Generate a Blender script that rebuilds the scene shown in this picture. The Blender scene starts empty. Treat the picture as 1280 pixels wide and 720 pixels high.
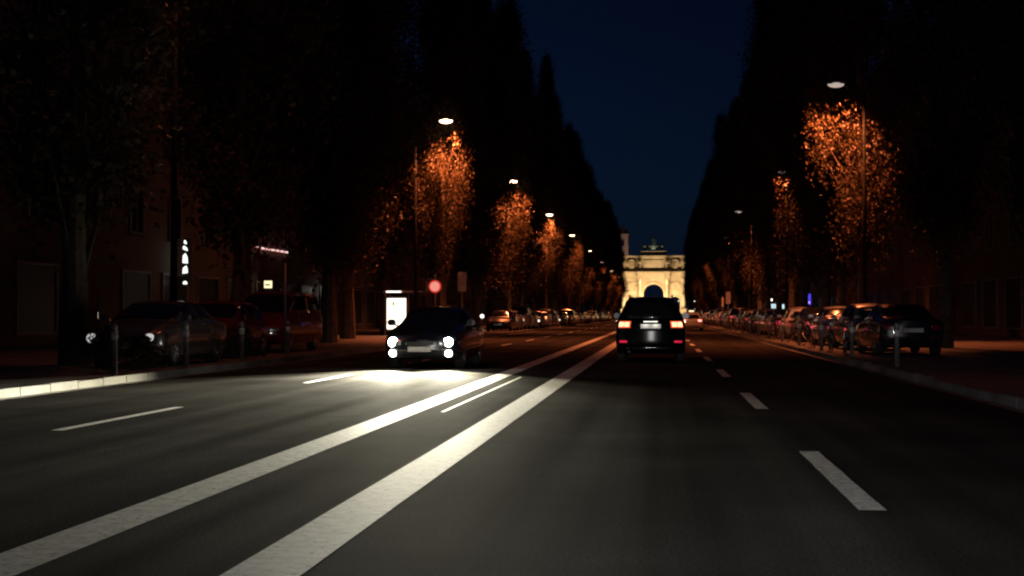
import bpy, bmesh, math, random
from mathutils import Vector, Matrix, noise
R = math.radians
random.seed(7)
S = bpy.context.scene
C = S.collection

# ------------------------------------------------------------------ camera
cam_d = bpy.data.cameras.new("camera")
cam = bpy.data.objects.new("camera", cam_d); C.objects.link(cam)
cam.location = (0, 0, 1.23)
cam.rotation_euler = (R(90 + 1.188), 0, R(6.434))
cam_d.sensor_width = 36
cam_d.lens = 36 * 1640 / 1280
cam_d.clip_start = 0.1; cam_d.clip_end = 6000
S.camera = cam
S.render.engine = 'CYCLES'
S.cycles.filter_width = 2.2
# ------------------------------------------------------------------ sky, added fill sun, exposure
w = bpy.data.worlds.new("World"); S.world = w; w.use_nodes = True
nt = w.node_tree; nt.nodes.clear()
sky = nt.nodes.new('ShaderNodeTexSky'); sky.sky_type = 'NISHITA'; sky.sun_disc = False
sky.sun_elevation = R(-4); sky.sun_rotation = R(290); sky.ozone_density = 6.0; sky.dust_density = 0.3
bg = nt.nodes.new('ShaderNodeBackground'); bg.inputs[1].default_value = 0.30
tint = nt.nodes.new('ShaderNodeMixRGB'); tint.blend_type = 'MULTIPLY'; tint.inputs[0].default_value = 1
tint.inputs[2].default_value = (0.7, 2.0, 1.0, 1)
wo = nt.nodes.new('ShaderNodeOutputWorld')
nt.links.new(sky.outputs[0], tint.inputs[1]); tcs = nt.nodes.new('ShaderNodeTexCoord'); sx = nt.nodes.new('ShaderNodeSeparateXYZ'); nt.links.new(tcs.outputs['Generated'], sx.inputs[0])
gr = nt.nodes.new('ShaderNodeMapRange'); gr.inputs[1].default_value = 0; gr.inputs[2].default_value = .22; gr.inputs[3].default_value = 1; gr.inputs[4].default_value = .12
nt.links.new(sx.outputs[2], gr.inputs[0])
sc_ = nt.nodes.new('ShaderNodeVectorMath'); sc_.operation = 'MULTIPLY_ADD'; sc_.inputs[0].default_value = (.003, .013, .045)
cb = nt.nodes.new('ShaderNodeCombineXYZ')
for k_ in range(3): nt.links.new(gr.outputs[0], cb.inputs[k_])
nt.links.new(cb.outputs[0], sc_.inputs[1]); nt.links.new(tint.outputs[0], sc_.inputs[2])
nt.links.new(sc_.outputs[0], bg.inputs[0]); nt.links.new(bg.outputs[0], wo.inputs[0])
sd = bpy.data.lights.new("fill_sun", 'SUN'); sd.energy = 0.004; sd.angle = R(0.5); sd.color = (.7, .8, 1)  # weak cool sun added as fill, no moon in the scene
so = bpy.data.objects.new("fill_sun", sd); C.objects.link(so); so.rotation_euler = (R(40), 0, R(-60))
S.view_settings.view_transform = 'Standard'; S.view_settings.look = 'None'
S.view_settings.exposure = 0.0; S.view_settings.gamma = 1.0; S.view_settings.use_curve_mapping = False

# ------------------------------------------------------------------ materials
M = {}
def mat(name, col, rough=.6, metal=0.0, var=.25, scale=4.0, bump=0.0, bscale=60.0, emit=None, es=0.0, coat=0.0, spec=.5, trans=0.0, alpha=1.0, col2=None):
    m = bpy.data.materials.new(name); m.use_nodes = True
    n = m.node_tree.nodes; l = m.node_tree.links; b = n['Principled BSDF']
    tc = n.new('ShaderNodeTexCoord')
    nz = n.new('ShaderNodeTexNoise'); nz.inputs['Scale'].default_value = scale; nz.inputs['Detail'].default_value = 6
    l.new(tc.outputs['Object'], nz.inputs['Vector'])
    mx = n.new('ShaderNodeMixRGB')
    c2 = col2 or tuple(c * (1 - var) for c in col)
    mx.inputs[1].default_value = (*c2, 1); mx.inputs[2].default_value = (*(tuple(min(1, c * (1 + var * .6)) for c in col) if not col2 else col), 1)
    cr = n.new('ShaderNodeValToRGB'); cr.color_ramp.elements[0].position = .35; cr.color_ramp.elements[1].position = .65
    l.new(nz.outputs[0], cr.inputs[0]); l.new(cr.outputs[0], mx.inputs[0]); l.new(mx.outputs[0], b.inputs['Base Color'])
    b.inputs['Roughness'].default_value = rough; b.inputs['Metallic'].default_value = metal
    b.inputs['Specular IOR Level'].default_value = spec
    b.inputs['Coat Weight'].default_value = coat; b.inputs['Coat Roughness'].default_value = .04
    b.inputs['Transmission Weight'].default_value = trans; b.inputs['Alpha'].default_value = alpha
    if emit:
        b.inputs['Emission Color'].default_value = (*emit, 1); b.inputs['Emission Strength'].default_value = es
    if bump:
        n2 = n.new('ShaderNodeTexNoise'); n2.inputs['Scale'].default_value = bscale; n2.inputs['Detail'].default_value = 4
        l.new(tc.outputs['Object'], n2.inputs['Vector'])
        bp = n.new('ShaderNodeBump'); bp.inputs['Strength'].default_value = bump; bp.inputs['Distance'].default_value = .02
        l.new(n2.outputs[0], bp.inputs['Height']); l.new(bp.outputs[0], b.inputs['Normal'])
    M[name] = m
    return m

# asphalt: fine aggregate, broad wear along the lanes, tar seams
def asphalt():
    m = mat('asphalt', (.060, .058, .056), .62, var=.35, scale=.35, bump=.25, bscale=90, spec=.02)
    n = m.node_tree.nodes; l = m.node_tree.links; b = n['Principled BSDF']
    src = b.inputs['Base Color'].links[0].from_socket
    tc = n.new('ShaderNodeTexCoord'); mp = n.new('ShaderNodeMapping'); mp.inputs['Scale'].default_value = (1.6, .02, 1)
    l.new(tc.outputs['Object'], mp.inputs['Vector'])
    a = n.new('ShaderNodeTexNoise'); a.inputs['Scale'].default_value = 1; a.inputs['Detail'].default_value = 5
    l.new(mp.outputs[0], a.inputs['Vector'])
    g = n.new('ShaderNodeTexNoise'); g.inputs['Scale'].default_value = 45; g.inputs['Detail'].default_value = 3
    l.new(tc.outputs['Object'], g.inputs['Vector'])
    r1 = n.new('ShaderNodeMapRange'); r1.inputs[1].default_value = .3; r1.inputs[2].default_value = .7; r1.inputs[3].default_value = .65; r1.inputs[4].default_value = 1.35
    l.new(a.outputs[0], r1.inputs[0])
    r2 = n.new('ShaderNodeMapRange'); r2.inputs[1].default_value = .3; r2.inputs[2].default_value = .7; r2.inputs[3].default_value = .6; r2.inputs[4].default_value = 1.4
    l.new(g.outputs[0], r2.inputs[0])
    mu = n.new('ShaderNodeMath'); mu.operation = 'MULTIPLY'; l.new(r1.outputs[0], mu.inputs[0]); l.new(r2.outputs[0], mu.inputs[1])
    mm = n.new('ShaderNodeVectorMath'); mm.operation = 'SCALE'; l.new(src, mm.inputs[0]); l.new(mu.outputs[0], mm.inputs['Scale'])
    l.new(mm.outputs[0], b.inputs['Base Color'])
    rr = n.new('ShaderNodeMapRange'); rr.inputs[1].default_value = .3; rr.inputs[2].default_value = .7; rr.inputs[3].default_value = .72; rr.inputs[4].default_value = .92
    l.new(a.outputs[0], rr.inputs[0]); l.new(rr.outputs[0], b.inputs['Roughness'])
    df = n.new('ShaderNodeBsdfDiffuse'); l.new(mm.outputs[0], df.inputs['Color'])      # rough stone faces between the shiny binder
    ms_ = n.new('ShaderNodeMixShader'); mr = n.new('ShaderNodeMapRange'); mr.inputs[1].default_value = .3; mr.inputs[2].default_value = .7; mr.inputs[3].default_value = .05; mr.inputs[4].default_value = .18
    l.new(a.outputs[0], mr.inputs[0]); l.new(mr.outputs[0], ms_.inputs[0])
    l.new(df.outputs[0], ms_.inputs[1]); l.new(b.outputs[0], ms_.inputs[2]); l.new(ms_.outputs[0], n['Material Output'].inputs[0])
asphalt()
mat('paint_line', (.8, .81, .8), .75, var=.2, scale=9, spec=.05)
def worn_paint():
    m = M['paint_line']; n = m.node_tree.nodes; l = m.node_tree.links; b = n['Principled BSDF']; src = b.inputs['Base Color'].links[0].from_socket
    tc = n.new('ShaderNodeTexCoord'); z = n.new('ShaderNodeTexNoise'); z.inputs['Scale'].default_value = 16; z.inputs['Detail'].default_value = 8; z.inputs['Roughness'].default_value = .7
    l.new(tc.outputs['Object'], z.inputs['Vector']); c = n.new('ShaderNodeValToRGB'); c.color_ramp.elements[0].position = .36; c.color_ramp.elements[1].position = .46
    l.new(z.outputs[0], c.inputs[0]); x = n.new('ShaderNodeMixRGB'); x.inputs[1].default_value = (.30, .295, .28, 1); l.new(c.outputs[0], x.inputs[0]); l.new(src, x.inputs[2]); l.new(x.outputs[0], b.inputs['Base Color'])
worn_paint()
mat('paving', (.17, .15, .13), .75, var=.25, scale=1.2, bump=.3, bscale=25)
mat('kerbstone', (.17, .168, .16), .7, var=.5, scale=.9, bump=.3, bscale=30)
mat('earth', (.06, .05, .035), .95, var=.4, scale=.8, bump=.4, bscale=12)
mat('bark', (.12, .10, .08), .9, var=.4, scale=6, bump=.8, bscale=14)
mat('stucco_cream', (0.192, 0.168, 0.12), .85, var=.12, scale=.5)
mat('stucco_grey', (0.156, 0.156, 0.15), .85, var=.12, scale=.5)
mat('stucco_ochre', (0.204, 0.144, 0.078), .85, var=.12, scale=.5)
mat('roof_tile', (.14, .06, .045), .8, var=.3, scale=2)
mat('window_frame', (.35, .34, .32), .5)
mat('dark_glass', (.012, .014, .016), .06, spec=.7)
mat('rough_glass', (.014, .015, .016), .45, spec=.3)  # shop glass, roughened so lit signs do not mirror in it
mat('black_paint', (.002, .003, .004), .16, spec=.15)
mat('dark_paint', (.02, .02, .024), .25, coat=.8)
mat('red_paint', (.16, .012, .012), .28, coat=.8)
mat('silver_paint', (.45, .46, .48), .3, metal=.6, coat=.8)
mat('dull_silver', (.17, .175, .185), .22, metal=.5, coat=.8)
mat('white_paint', (.7, .7, .68), .3, coat=.8)
mat('grey_paint', (.16, .165, .17), .3, metal=.4, coat=.8)
mat('blue_paint', (.02, .035, .09), .28, coat=.8)
mat('cream_paint', (.62, .54, .36), .3, coat=.8)
mat('rubber', (.018, .018, .018), .8)
mat('alloy', (.45, .45, .46), .3, metal=.9)
mat('chrome', (.7, .7, .72), .12, metal=1.0)
mat('black_plastic', (.015, .015, .016), .5)
mat('plate_white', (.75, .75, .72), .45, var=.08)
mat('lamp_clear', (.75, .76, .78), .12, metal=.8)
mat('lamp_red_off', (.28, .01, .015), .15, coat=1)
mat('reflector_glow', (.5, .01, .03), .2, emit=(1, .02, .08), es=.6)  # passive reflector; emission paints in the beam it throws back
mat('headlamp_on', (.9, .9, .9), .3, emit=(1, .97, .9), es=70)
mat('foglamp_on', (.9, .9, .9), .3, emit=(1, .93, .75), es=22)
mat('white_glow_dim', (.9, .9, .9), .3, emit=(1, .95, .88), es=1.6)  # globe lamps; on parked cars this glow stands in for reflected beams
mat('headlamp_glint', (.9, .9, .9), .3, emit=(1, .97, .95), es=.5)  # emission stands in for glints on the parked saloon's headlamps
mat('headlamp_glint_far', (.9, .9, .9), .3, emit=(1, .92, .85), es=9)  # glow added to far parked headlamps in place of bright highlights
mat('tail_on', (.9, .5, .4), .3, emit=(1, .66, .34), es=1.7)
mat('tail_rim', (.6, .05, .02), .3, emit=(1, .10, .03), es=.9)
mat('tail_glint', (.5, .03, .03), .3, emit=(1, .10, .12), es=.55)  # parked tail lenses: emission stands in for headlight beams thrown back
mat('tail_bright', (.5, .03, .03), .3, emit=(1, .3, .25), es=3)
mat('galvanised', (.3, .3, .3), .5, metal=.6)
mat('lamp_sodium', (.9, .8, .6), .4, emit=(1, .62, .38), es=14)
mat('lamp_pale', (.8, .8, .8), .4, emit=(1, .85, .75), es=.45)
mat('sign_back', (.45, .42, .40), .6)
mat('sign_white', (.75, .72, .7), .4)
mat('sign_lit_round', (.8, .5, .45), .4, emit=(1, .34, .27), es=.85)
mat('sign_lit_red', (.6, .05, .03), .4, emit=(1, .06, .04), es=.5)
mat('poster_lit', (.9, .9, .8), .4, var=.05, emit=(1, .97, .74), es=2.4)
mat('poster_ink', (.35, .4, .2), .5, emit=(.55, .6, .3), es=.7)
mat('strip_lit', (.9, .9, .9), .4, emit=(1, .98, .86), es=2.2)
mat('letters_lit', (.9, .9, .9), .4, emit=(.92, 1, .93), es=1.5)
mat('neon_red', (.8, .2, .2), .4, emit=(1, .12, .10), es=.55)
mat('neon_white', (.9, .8, .8), .4, emit=(1, .72, .68), es=1.1)
mat('sign_yellow_lit', (.9, .8, .5), .4, emit=(1, .86, .5), es=1.3)
mat('sign_cold_lit', (.8, .9, .95), .4, emit=(.68, .93, 1), es=1.1)
mat('sign_blue_lit', (.1, .1, .8), .4, emit=(.08, .06, 1), es=.9)
mat('sign_blue_core', (.5, .4, .9), .4, emit=(.5, .35, 1), es=1.6)
mat('stone_warm', (.46, .41, .31), .8, var=.22, scale=.35, bump=.3, bscale=3)
mat('stone_relief', (.40, .34, .25), .85, var=.45, scale=1.1, bump=1, bscale=2)
mat('bronze', (.10, .13, .10), .5, metal=.3, var=.3)
mat('tower_plaster', (.45, .38, .34), .85, var=.1, scale=.1)
mat('copper_roof', (.12, .09, .08), .7)
mat('glass', (.5, .55, .52), .05, trans=.9)
mat('pole_paint', (.012, .014, .012), .9, spec=.1)
mat('bin_grey', (.10, .10, .10), .6)
def leafmat(name, c):
    m = mat(name, c, .6, var=.45, scale=.9)
    n = m.node_tree.nodes; l = m.node_tree.links; b = n['Principled BSDF']
    t = n.new('ShaderNodeBsdfTranslucent'); l.new(b.inputs['Base Color'].links[0].from_socket, t.inputs[0])
    mx = n.new('ShaderNodeMixShader'); mx.inputs[0].default_value = .3
    l.new(b.outputs[0], mx.inputs[1]); l.new(t.outputs[0], mx.inputs[2]); l.new(mx.outputs[0], n['Material Output'].inputs[0])
leafmat('leaf', (.078, .056, .024))
leafmat('hedge_leaf', (.05, .06, .025))

# ------------------------------------------------------------------ helpers
def link(o): C.objects.link(o); return o
def tag(o, label, cat, group=None):
    o['label'] = label; o['category'] = cat
    if group: o['group'] = group
    return o
def thing(name, label, cat, loc=(0, 0, 0), rz=0, group=None):
    o = link(bpy.data.objects.new(name, None)); o.location = loc; o.rotation_euler = (0, 0, rz)
    o.empty_display_size = .3
    return tag(o, label, cat, group)
def obj(name, bm, m, parent=None, smooth=False):
    me = bpy.data.meshes.new(name); bm.to_mesh(me); bm.free()
    me.materials.append(M[m])
    if smooth:
        for p in me.polygons: p.use_smooth = True
    o = link(bpy.data.objects.new(name, me)); o.parent = parent
    return o
def mesh(name, vs, fs, m, parent=None, smooth=False):
    me = bpy.data.meshes.new(name); me.from_pydata([tuple(v) for v in vs], [], fs); me.update()
    me.materials.append(M[m])
    if smooth:
        for p in me.polygons: p.use_smooth = True
    o = link(bpy.data.objects.new(name, me)); o.parent = parent
    return o
def struct(o): o['kind'] = 'structure'; return o
def box(bm, x0, x1, y0, y1, z0, z1, bev=0):
    g = bmesh.ops.create_cube(bm, size=1)
    vs = g['verts']
    for v in vs: v.co = Vector(((x0 + x1) / 2 + v.co.x * (x1 - x0), (y0 + y1) / 2 + v.co.y * (y1 - y0), (z0 + z1) / 2 + v.co.z * (z1 - z0)))
    if bev:
        es = list({e for v in vs for e in v.link_edges})
        bmesh.ops.bevel(bm, geom=es, offset=bev, segments=2, affect='EDGES')
    return bm
def B(*a, **k): return box(bmesh.new(), *a, **k)
def tube(bm, p, q, r0, r1=None, n=10):
    p = Vector(p); q = Vector(q); r1 = r0 if r1 is None else r1
    d = (q - p).normalized(); a = d.orthogonal().normalized(); b = d.cross(a)
    A = []; D = []
    for i in range(n):
        t = 2 * math.pi * i / n; o = a * math.cos(t) + b * math.sin(t)
        A.append(bm.verts.new(p + o * r0)); D.append(bm.verts.new(q + o * r1))
    for i in range(n):
        j = (i + 1) % n; bm.faces.new((A[i], A[j], D[j], D[i]))
    bm.faces.new(A[::-1]); bm.faces.new(D)
    return bm
def T(*a, **k): return tube(bmesh.new(), *a, **k)
def lathe(bm, prof, n=20, axis='Z', off=(0, 0, 0)):
    rings = []
    for r, h in prof:
        ring = []
        for i in range(n):
            t = 2 * math.pi * i / n; c, s = r * math.cos(t), r * math.sin(t)
            v = (c, s, h) if axis == 'Z' else ((h, c, s) if axis == 'X' else (c, h, s))
            ring.append(bm.verts.new(Vector(v) + Vector(off)))
        rings.append(ring)
    for a, b in zip(rings, rings[1:]):
        for i in range(n): bm.faces.new((a[i], a[(i + 1) % n], b[(i + 1) % n], b[i]))
    bm.faces.new(rings[0][::-1]); bm.faces.new(rings[-1])
    return bm
def L(prof, **k): return lathe(bmesh.new(), prof, **k)
def copy_tree(o, parent=None):
    c = o.copy(); C.objects.link(c)
    if parent: c.parent = parent
    for ch in list(o.children): copy_tree(ch, c)
    return c
ORD = ['nearest', 'second', 'third', 'fourth', 'fifth', 'sixth', 'seventh', 'eighth', 'ninth', 'tenth', 'eleventh', 'twelfth', 'thirteenth', 'fourteenth', 'fifteenth', 'sixteenth', 'seventeenth', 'eighteenth', 'nineteenth', 'twentieth']
def nth(i):
    if i < 20: return ORD[i]
    if i == 29: return 'thirtieth'
    if i == 39: return 'fortieth'
    return ['twenty', 'thirty', 'forty', 'fifty'][(i + 1) // 10 - 2] + '-' + ['', 'first', 'second', 'third', 'fourth', 'fifth', 'sixth', 'seventh', 'eighth', 'ninth'][(i + 1) % 10] if (i + 1) % 10 else 'fiftieth'
def spot(parent, loc, target, power, col, size, blend=.5, rad=.1):
    d = bpy.data.lights.new('lamp_light', 'SPOT'); d.energy = power; d.color = col; d.spot_size = R(size); d.spot_blend = blend; d.shadow_soft_size = rad
    o = link(bpy.data.objects.new('lamp_light', d)); o.parent = parent; o.location = loc
    o.rotation_euler = (Vector(target) - Vector(loc)).to_track_quat('-Z', 'Y').to_euler()
    return o

# ------------------------------------------------------------------ ground, road, kerbs, markings
def sheet(name, x0, x1, y0, y1, z, m, nx=1, ny=1):
    vs = []; fs = []
    for j in range(ny + 1):
        for i in range(nx + 1): vs.append((x0 + (x1 - x0) * i / nx, y0 + (y1 - y0) * j / ny, z))
    for j in range(ny):
        for i in range(nx): a = j * (nx + 1) + i; fs.append((a, a + 1, a + nx + 2, a + nx + 1))
    return mesh(name, vs, fs, m)
struct(sheet('ground', -2500, 2500, -60, 5000, -.06, 'earth'))
KL, KR = -9.66, 4.68
struct(sheet('road', KL, KR, -40, 420, 0, 'asphalt', 4, 60))
struct(sheet('square_road', -60, 50, 420.01, 620, -.004, 'asphalt', 4, 8))
struct(obj('left_pavement', B(-23, KL - .16, -40, 420, -.2, .12), 'paving'))
struct(obj('right_pavement', B(KR + .16, 18, -40, 420, -.2, .12), 'paving'))
def kerb(name, x0, x1):
    bm = bmesh.new(); y = -40
    while y < 420:
        box(bm, x0, x1, y, y + .992, -.1, .13 + random.uniform(-.012, .012), bev=.008) if y < 90 else None
        y += 1
    box(bm, x0, x1, 90, 420, -.1, .135)
    return struct(obj(name, bm, 'kerbstone'))
kerb('left_kerb', KL - .16, KL); kerb('right_kerb', KR, KR + .16)
struct(obj('left_gutter', B(KL, KL + .16, -40, 420, -.1, .002), 'kerbstone'))
struct(obj('right_gutter', B(KR - .16, KR, -40, 420, -.1, .002), 'kerbstone'))
def line(name, x, wd, segs):
    vs = []; fs = []
    for a, b in segs:
        n = max(2, int((b - a) / .25)); n = min(n, 400)
        for i in range(n + 1):
            y = a + (b - a) * i / n
            jl = .006 * noise.noise(Vector((x, y * 3, 0))); jr = .006 * noise.noise(Vector((x + 9, y * 3, 0)))
            vs += [(x - wd / 2 + jl, y, .0015), (x + wd / 2 + jr, y, .0015)]
            if i < n: k = len(vs) - 2; fs.append((k, k + 1, k + 3, k + 2))
    return struct(mesh(name, vs, fs, 'paint_line'))
line('centre_line', -3.21, .35, [(-30, 410)])
line('centre_line', -1.88, .38, [(-30, 410)])
line('lane_line', 1.33, .17, [(8.5 + 9 * k, 12.1 + 9 * k) for k in range(-4, 42)])
line('lane_line', -6.4, .13, [(13.4 + 9.9 * k, 17.0 + 9.9 * k) for k in range(-4, 39)])
line('faded_line', -2.75, .05, [(16.5, 26)])

# ------------------------------------------------------------------ own headlights (light on the road)
for x in (-.62, .62):
    d = bpy.data.lights.new('own_headlamp', 'SPOT'); d.energy = 680; d.color = (1, .985, .97); d.spot_size = R(66); d.spot_blend = .9; d.shadow_soft_size = .08
    o = link(bpy.data.objects.new('own_headlamp', d)); o.location = (x - .1, 1.9, .68)
    o.rotation_euler = (Vector((x * 1.5 + .9, 17, -.25)) - o.location).to_track_quat('-Z', 'Y').to_euler()
    o.scale = (1.0, .27, 1)
    d = bpy.data.lights.new('own_headlamp', 'SPOT'); d.energy = 1900; d.color = (1, .95, .90); d.spot_size = R(30); d.spot_blend = 1; d.shadow_soft_size = .08
    o = link(bpy.data.objects.new('own_headlamp', d)); o.location = (x - .1, 1.9, .68)
    o.rotation_euler = (Vector((x - .9, 32, .15)) - o.location).to_track_quat('-Z', 'Y').to_euler(); o.scale = (1, .3, 1)

# ------------------------------------------------------------------ buildings along both sides
def facade_building(x, y0, y1, h, side, m, label, floors=5):
    t = thing('apartment_building', label, 'building', (x, (y0 + y1) / 2, 0), 0, 'dark apartment buildings behind the poplars')
    hw = (y1 - y0) / 2 - .15; dpt = 14
    xa, xb = (0, dpt) if side > 0 else (-dpt, 0)
    obj('wall', B(xa, xb, -hw, hw, -.1, h), m, t)
    c = bmesh.new(); box(c, xa - .35, xb + .35, -hw, hw, h, h + .45); obj('cornice', c, 'stucco_cream', t)
    bm = bmesh.new(); z = h + .45
    vs = [bm.verts.new(v) for v in ((xa - .3, -hw, z), (xb + .3, -hw, z), ((xa + xb) / 2, -hw, z + 4.5), (xa - .3, hw, z), (xb + .3, hw, z), ((xa + xb) / 2, hw, z + 4.5))]
    for f in ((0, 1, 2), (3, 5, 4), (0, 2, 5, 3), (1, 4, 5, 2), (0, 3, 4, 1)): bm.faces.new([vs[i] for i in f])
    rf = obj('roof', bm, 'roof_tile', t); obj('chimney', B((xa + xb) / 2 - .5, (xa + xb) / 2 + .5, -1.2, 0, z + 3.4, z + 6), 'stucco_grey', rf)
    s = -1 if side > 0 else 1
    # window prototype facing the street
    def win(y, z, ww, wh):
        bm = bmesh.new(); e = .12
        for a in ((-ww / 2 - e, -ww / 2, 0, wh), (ww / 2, ww / 2 + e, 0, wh), (-ww / 2 - e, ww / 2 + e, wh, wh + e), (-ww / 2 - e, ww / 2 + e, -e, 0), (-.04, .04, 0, wh)):
            x0, x1 = sorted((s * .003, s * .1)); box(bm, x0, x1, a[0], a[1], a[2], a[3])
        f = obj('window', bm, 'window_frame', t); f.location = (0, y, z)
        x0, x1 = sorted((s * .002, s * .03)); g = obj('pane', B(x0, x1, -ww / 2 + .001, ww / 2 - .001, .001, wh - .001), 'dark_glass', f)
        x0, x1 = sorted((s * .003, s * .22)); obj('sill', B(x0, x1, -ww / 2 - .2, ww / 2 + .2, -.2, -e - .001), 'stucco_grey', f)
        return f
    fh = (h - 4.2) / (floors - 1); n = int(2 * hw / 4.4); p = None
    for i in range(n):
        yy = -hw + 2 * hw * (i + .5) / n
        for k in range(floors - 1):
            if p is None: p = win(yy, 4.2 + k * fh + .7, 1.3, 1.9)
            else: q = copy_tree(p, t); q.location = (0, yy, 4.2 + k * fh + .7)
    q0 = None
    for i in range(n):
        yy = -hw + 2 * hw * (i + .5) / n
        if i == n // 2:
            x0, x1 = sorted((s * .003, s * .06)); d = obj('door', B(x0, x1, yy - .8, yy + .8, .12, 2.9), 'roof_tile', t)
            x0, x1 = sorted((s * .063, s * .12)); obj('handle', B(x0, x1, yy + .5, yy + .54, 1.1, 1.35), 'chrome', d)
        else:
            x0, x1 = sorted((s * .003, s * .05)); f = obj('shop_window', B(x0, x1, yy - 1.5, yy + 1.5, .6, 3.1), 'rough_glass', t)
            bm = bmesh.new(); x0, x1 = sorted((s * .003, s * .1))
            for a in ((-1.6, -1.501, .5, 3.2), (1.501, 1.6, .5, 3.2), (-1.5, 1.5, 3.101, 3.2), (-1.5, 1.5, .5, .599)): box(bm, x0, x1, yy + a[0], yy + a[1], a[2], a[3])
            obj('frame', bm, 'window_frame', f)
    return t
ms = ['stucco_cream', 'stucco_grey', 'stucco_ochre', 'stucco_cream', 'stucco_grey', 'stucco_ochre', 'stucco_cream', 'stucco_grey']
y = 30
for i in range(8):
    ln = [42, 38, 46, 40, 44, 38, 48, 50][i]
    facade_building(-23.0, y, y + ln, [19, 21, 18.5, 20.5, 19.5, 21, 19, 20][i], -1, ms[i], '%s %s building behind the left poplar row, %s from the camera' % ('tall' if i % 2 else 'lower', ms[i].replace('stucco_', ''), nth(i)))
    y += ln
y = 22
for i in range(8):
    ln = [40, 44, 38, 46, 42, 46, 50, 52][i]
    facade_building(18.0, y, y + ln, [20, 18.5, 21, 19.5, 18.5, 20.5, 19, 20][i], 1, ms[(i + 1) % 8], '%s %s building behind the right poplar row, %s from the camera' % ('lower' if i % 2 else 'tall', ms[(i + 1) % 8].replace('stucco_', ''), nth(i)))
    y += ln

# ------------------------------------------------------------------ triumphal arch
AX, AY = -2.1, 440
arch = thing('triumphal_arch', 'floodlit pale stone triumphal arch with three gateways at the end of the road', 'triumphal arch', (AX, AY, 0))
def arch_wall(x0, x1, z0, z1, y0, y1, ops):
    bm = bmesh.new(); cuts = [x0]
    for cx, r, sp in ops:
        for i in range(25): cuts.append(cx - r * math.cos(math.pi * i / 24))
    cuts.append(x1)
    def bot(xa, xb):
        m = (xa + xb) / 2
        for cx, r, sp in ops:
            if cx - r < m < cx + r:
                f = lambda x: sp + math.sqrt(max(0, r * r - (x - cx) ** 2)); return f(xa), f(xb)
        return z0, z0
    for xa, xb in zip(cuts, cuts[1:]):
        a, b = bot(xa, xb)
        v = [bm.verts.new(p) for p in ((xa, y0, a), (xb, y0, b), (xb, y0, z1), (xa, y0, z1), (xa, y1, a), (xb, y1, b), (xb, y1, z1), (xa, y1, z1))]
        for f in ((0, 1, 2, 3), (5, 4, 7, 6), (3, 2, 6, 7), (1, 0, 4, 5)): bm.faces.new([v[i] for i in f])
    for cx, r, sp in ops:
        for x in (cx - r, cx + r):
            bm.faces.new([bm.verts.new(p) for p in ((x, y0, z0), (x, y1, z0), (x, y1, sp), (x, y0, sp))])
    for x in (x0, x1): bm.faces.new([bm.verts.new(p) for p in ((x, y0, z0), (x, y1, z0), (x, y1, z1), (x, y0, z1))])
    bmesh.ops.remove_doubles(bm, verts=bm.verts, dist=.001); bmesh.ops.recalc_face_normals(bm, faces=bm.faces)
    return bm
ops = [(-7.1, 1.6, 5.8), (0, 3.35, 8.2), (7.1, 1.6, 5.8)]
obj('wall', arch_wall(-10.75, 10.75, -.1, 15.0, -5, 5, ops), 'stone_warm', arch)
for cx, r, sp in ops:
    bm = bmesh.new()
    for i in range(17):
        a = math.pi * i / 16; b = math.pi * (i + 1) / 16
        if i == 16: break
        ro = r + (.7 if r > 2 else .4)
        P = [(cx + q * math.cos(t), y_, sp + q * math.sin(t)) for y_ in (-5.22, -5.004) for t, q in ((a, r), (b, r), (b, ro), (a, ro))]
        v = [bm.verts.new(p) for p in P]
        for f in ((0, 1, 2, 3), (4, 7, 6, 5), (0, 4, 5, 1), (2, 6, 7, 3), (0, 3, 7, 4), (1, 5, 6, 2)): bm.faces.new([v[k] for k in f])
    obj('archivolt', bm, 'stone_warm', arch)
for cx in (-7.1, 7.1):
    obj('relief_panel', B(cx - 1.9, cx + 1.9, -5.15, -5.004, 9.2, 12.2), 'stone_relief', arch)
    bm = bmesh.new(); lathe(bm, [(1.35, -5.12), (1.5, -5.2), (1.5, -5.3), (1.2, -5.25)], n=28, axis='Y', off=(cx, 0, 18.1)); obj('medallion', bm, 'stone_relief', arch)
e = bmesh.new(); box(e, -11.0, 11.0, -5.3, 5.3, 14.2, 15.05); box(e, -11.3, 11.3, -5.7, 5.7, 15.051, 15.6)
obj('entablature', e, 'stone_warm', arch)
obj('attic', B(-10.6, 10.6, -4.6, 4.6, 15.601, 20.3), 'stone_warm', arch)
obj('attic_cornice', B(-11.0, 11.0, -5, 5, 20.301, 20.9), 'stone_warm', arch)
obj('inscription_panel', B(-3.3, 3.3, -4.8, -4.604, 16.4, 19.5), 'stone_warm', arch)
e = bmesh.new(); box(e, -4.0, 4.0, -4, 4, 20.901, 22.0); box(e, -4.3, 4.3, -4.3, 4.3, 22.001, 22.4); obj('upper_attic', e, 'stone_warm', arch)
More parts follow.
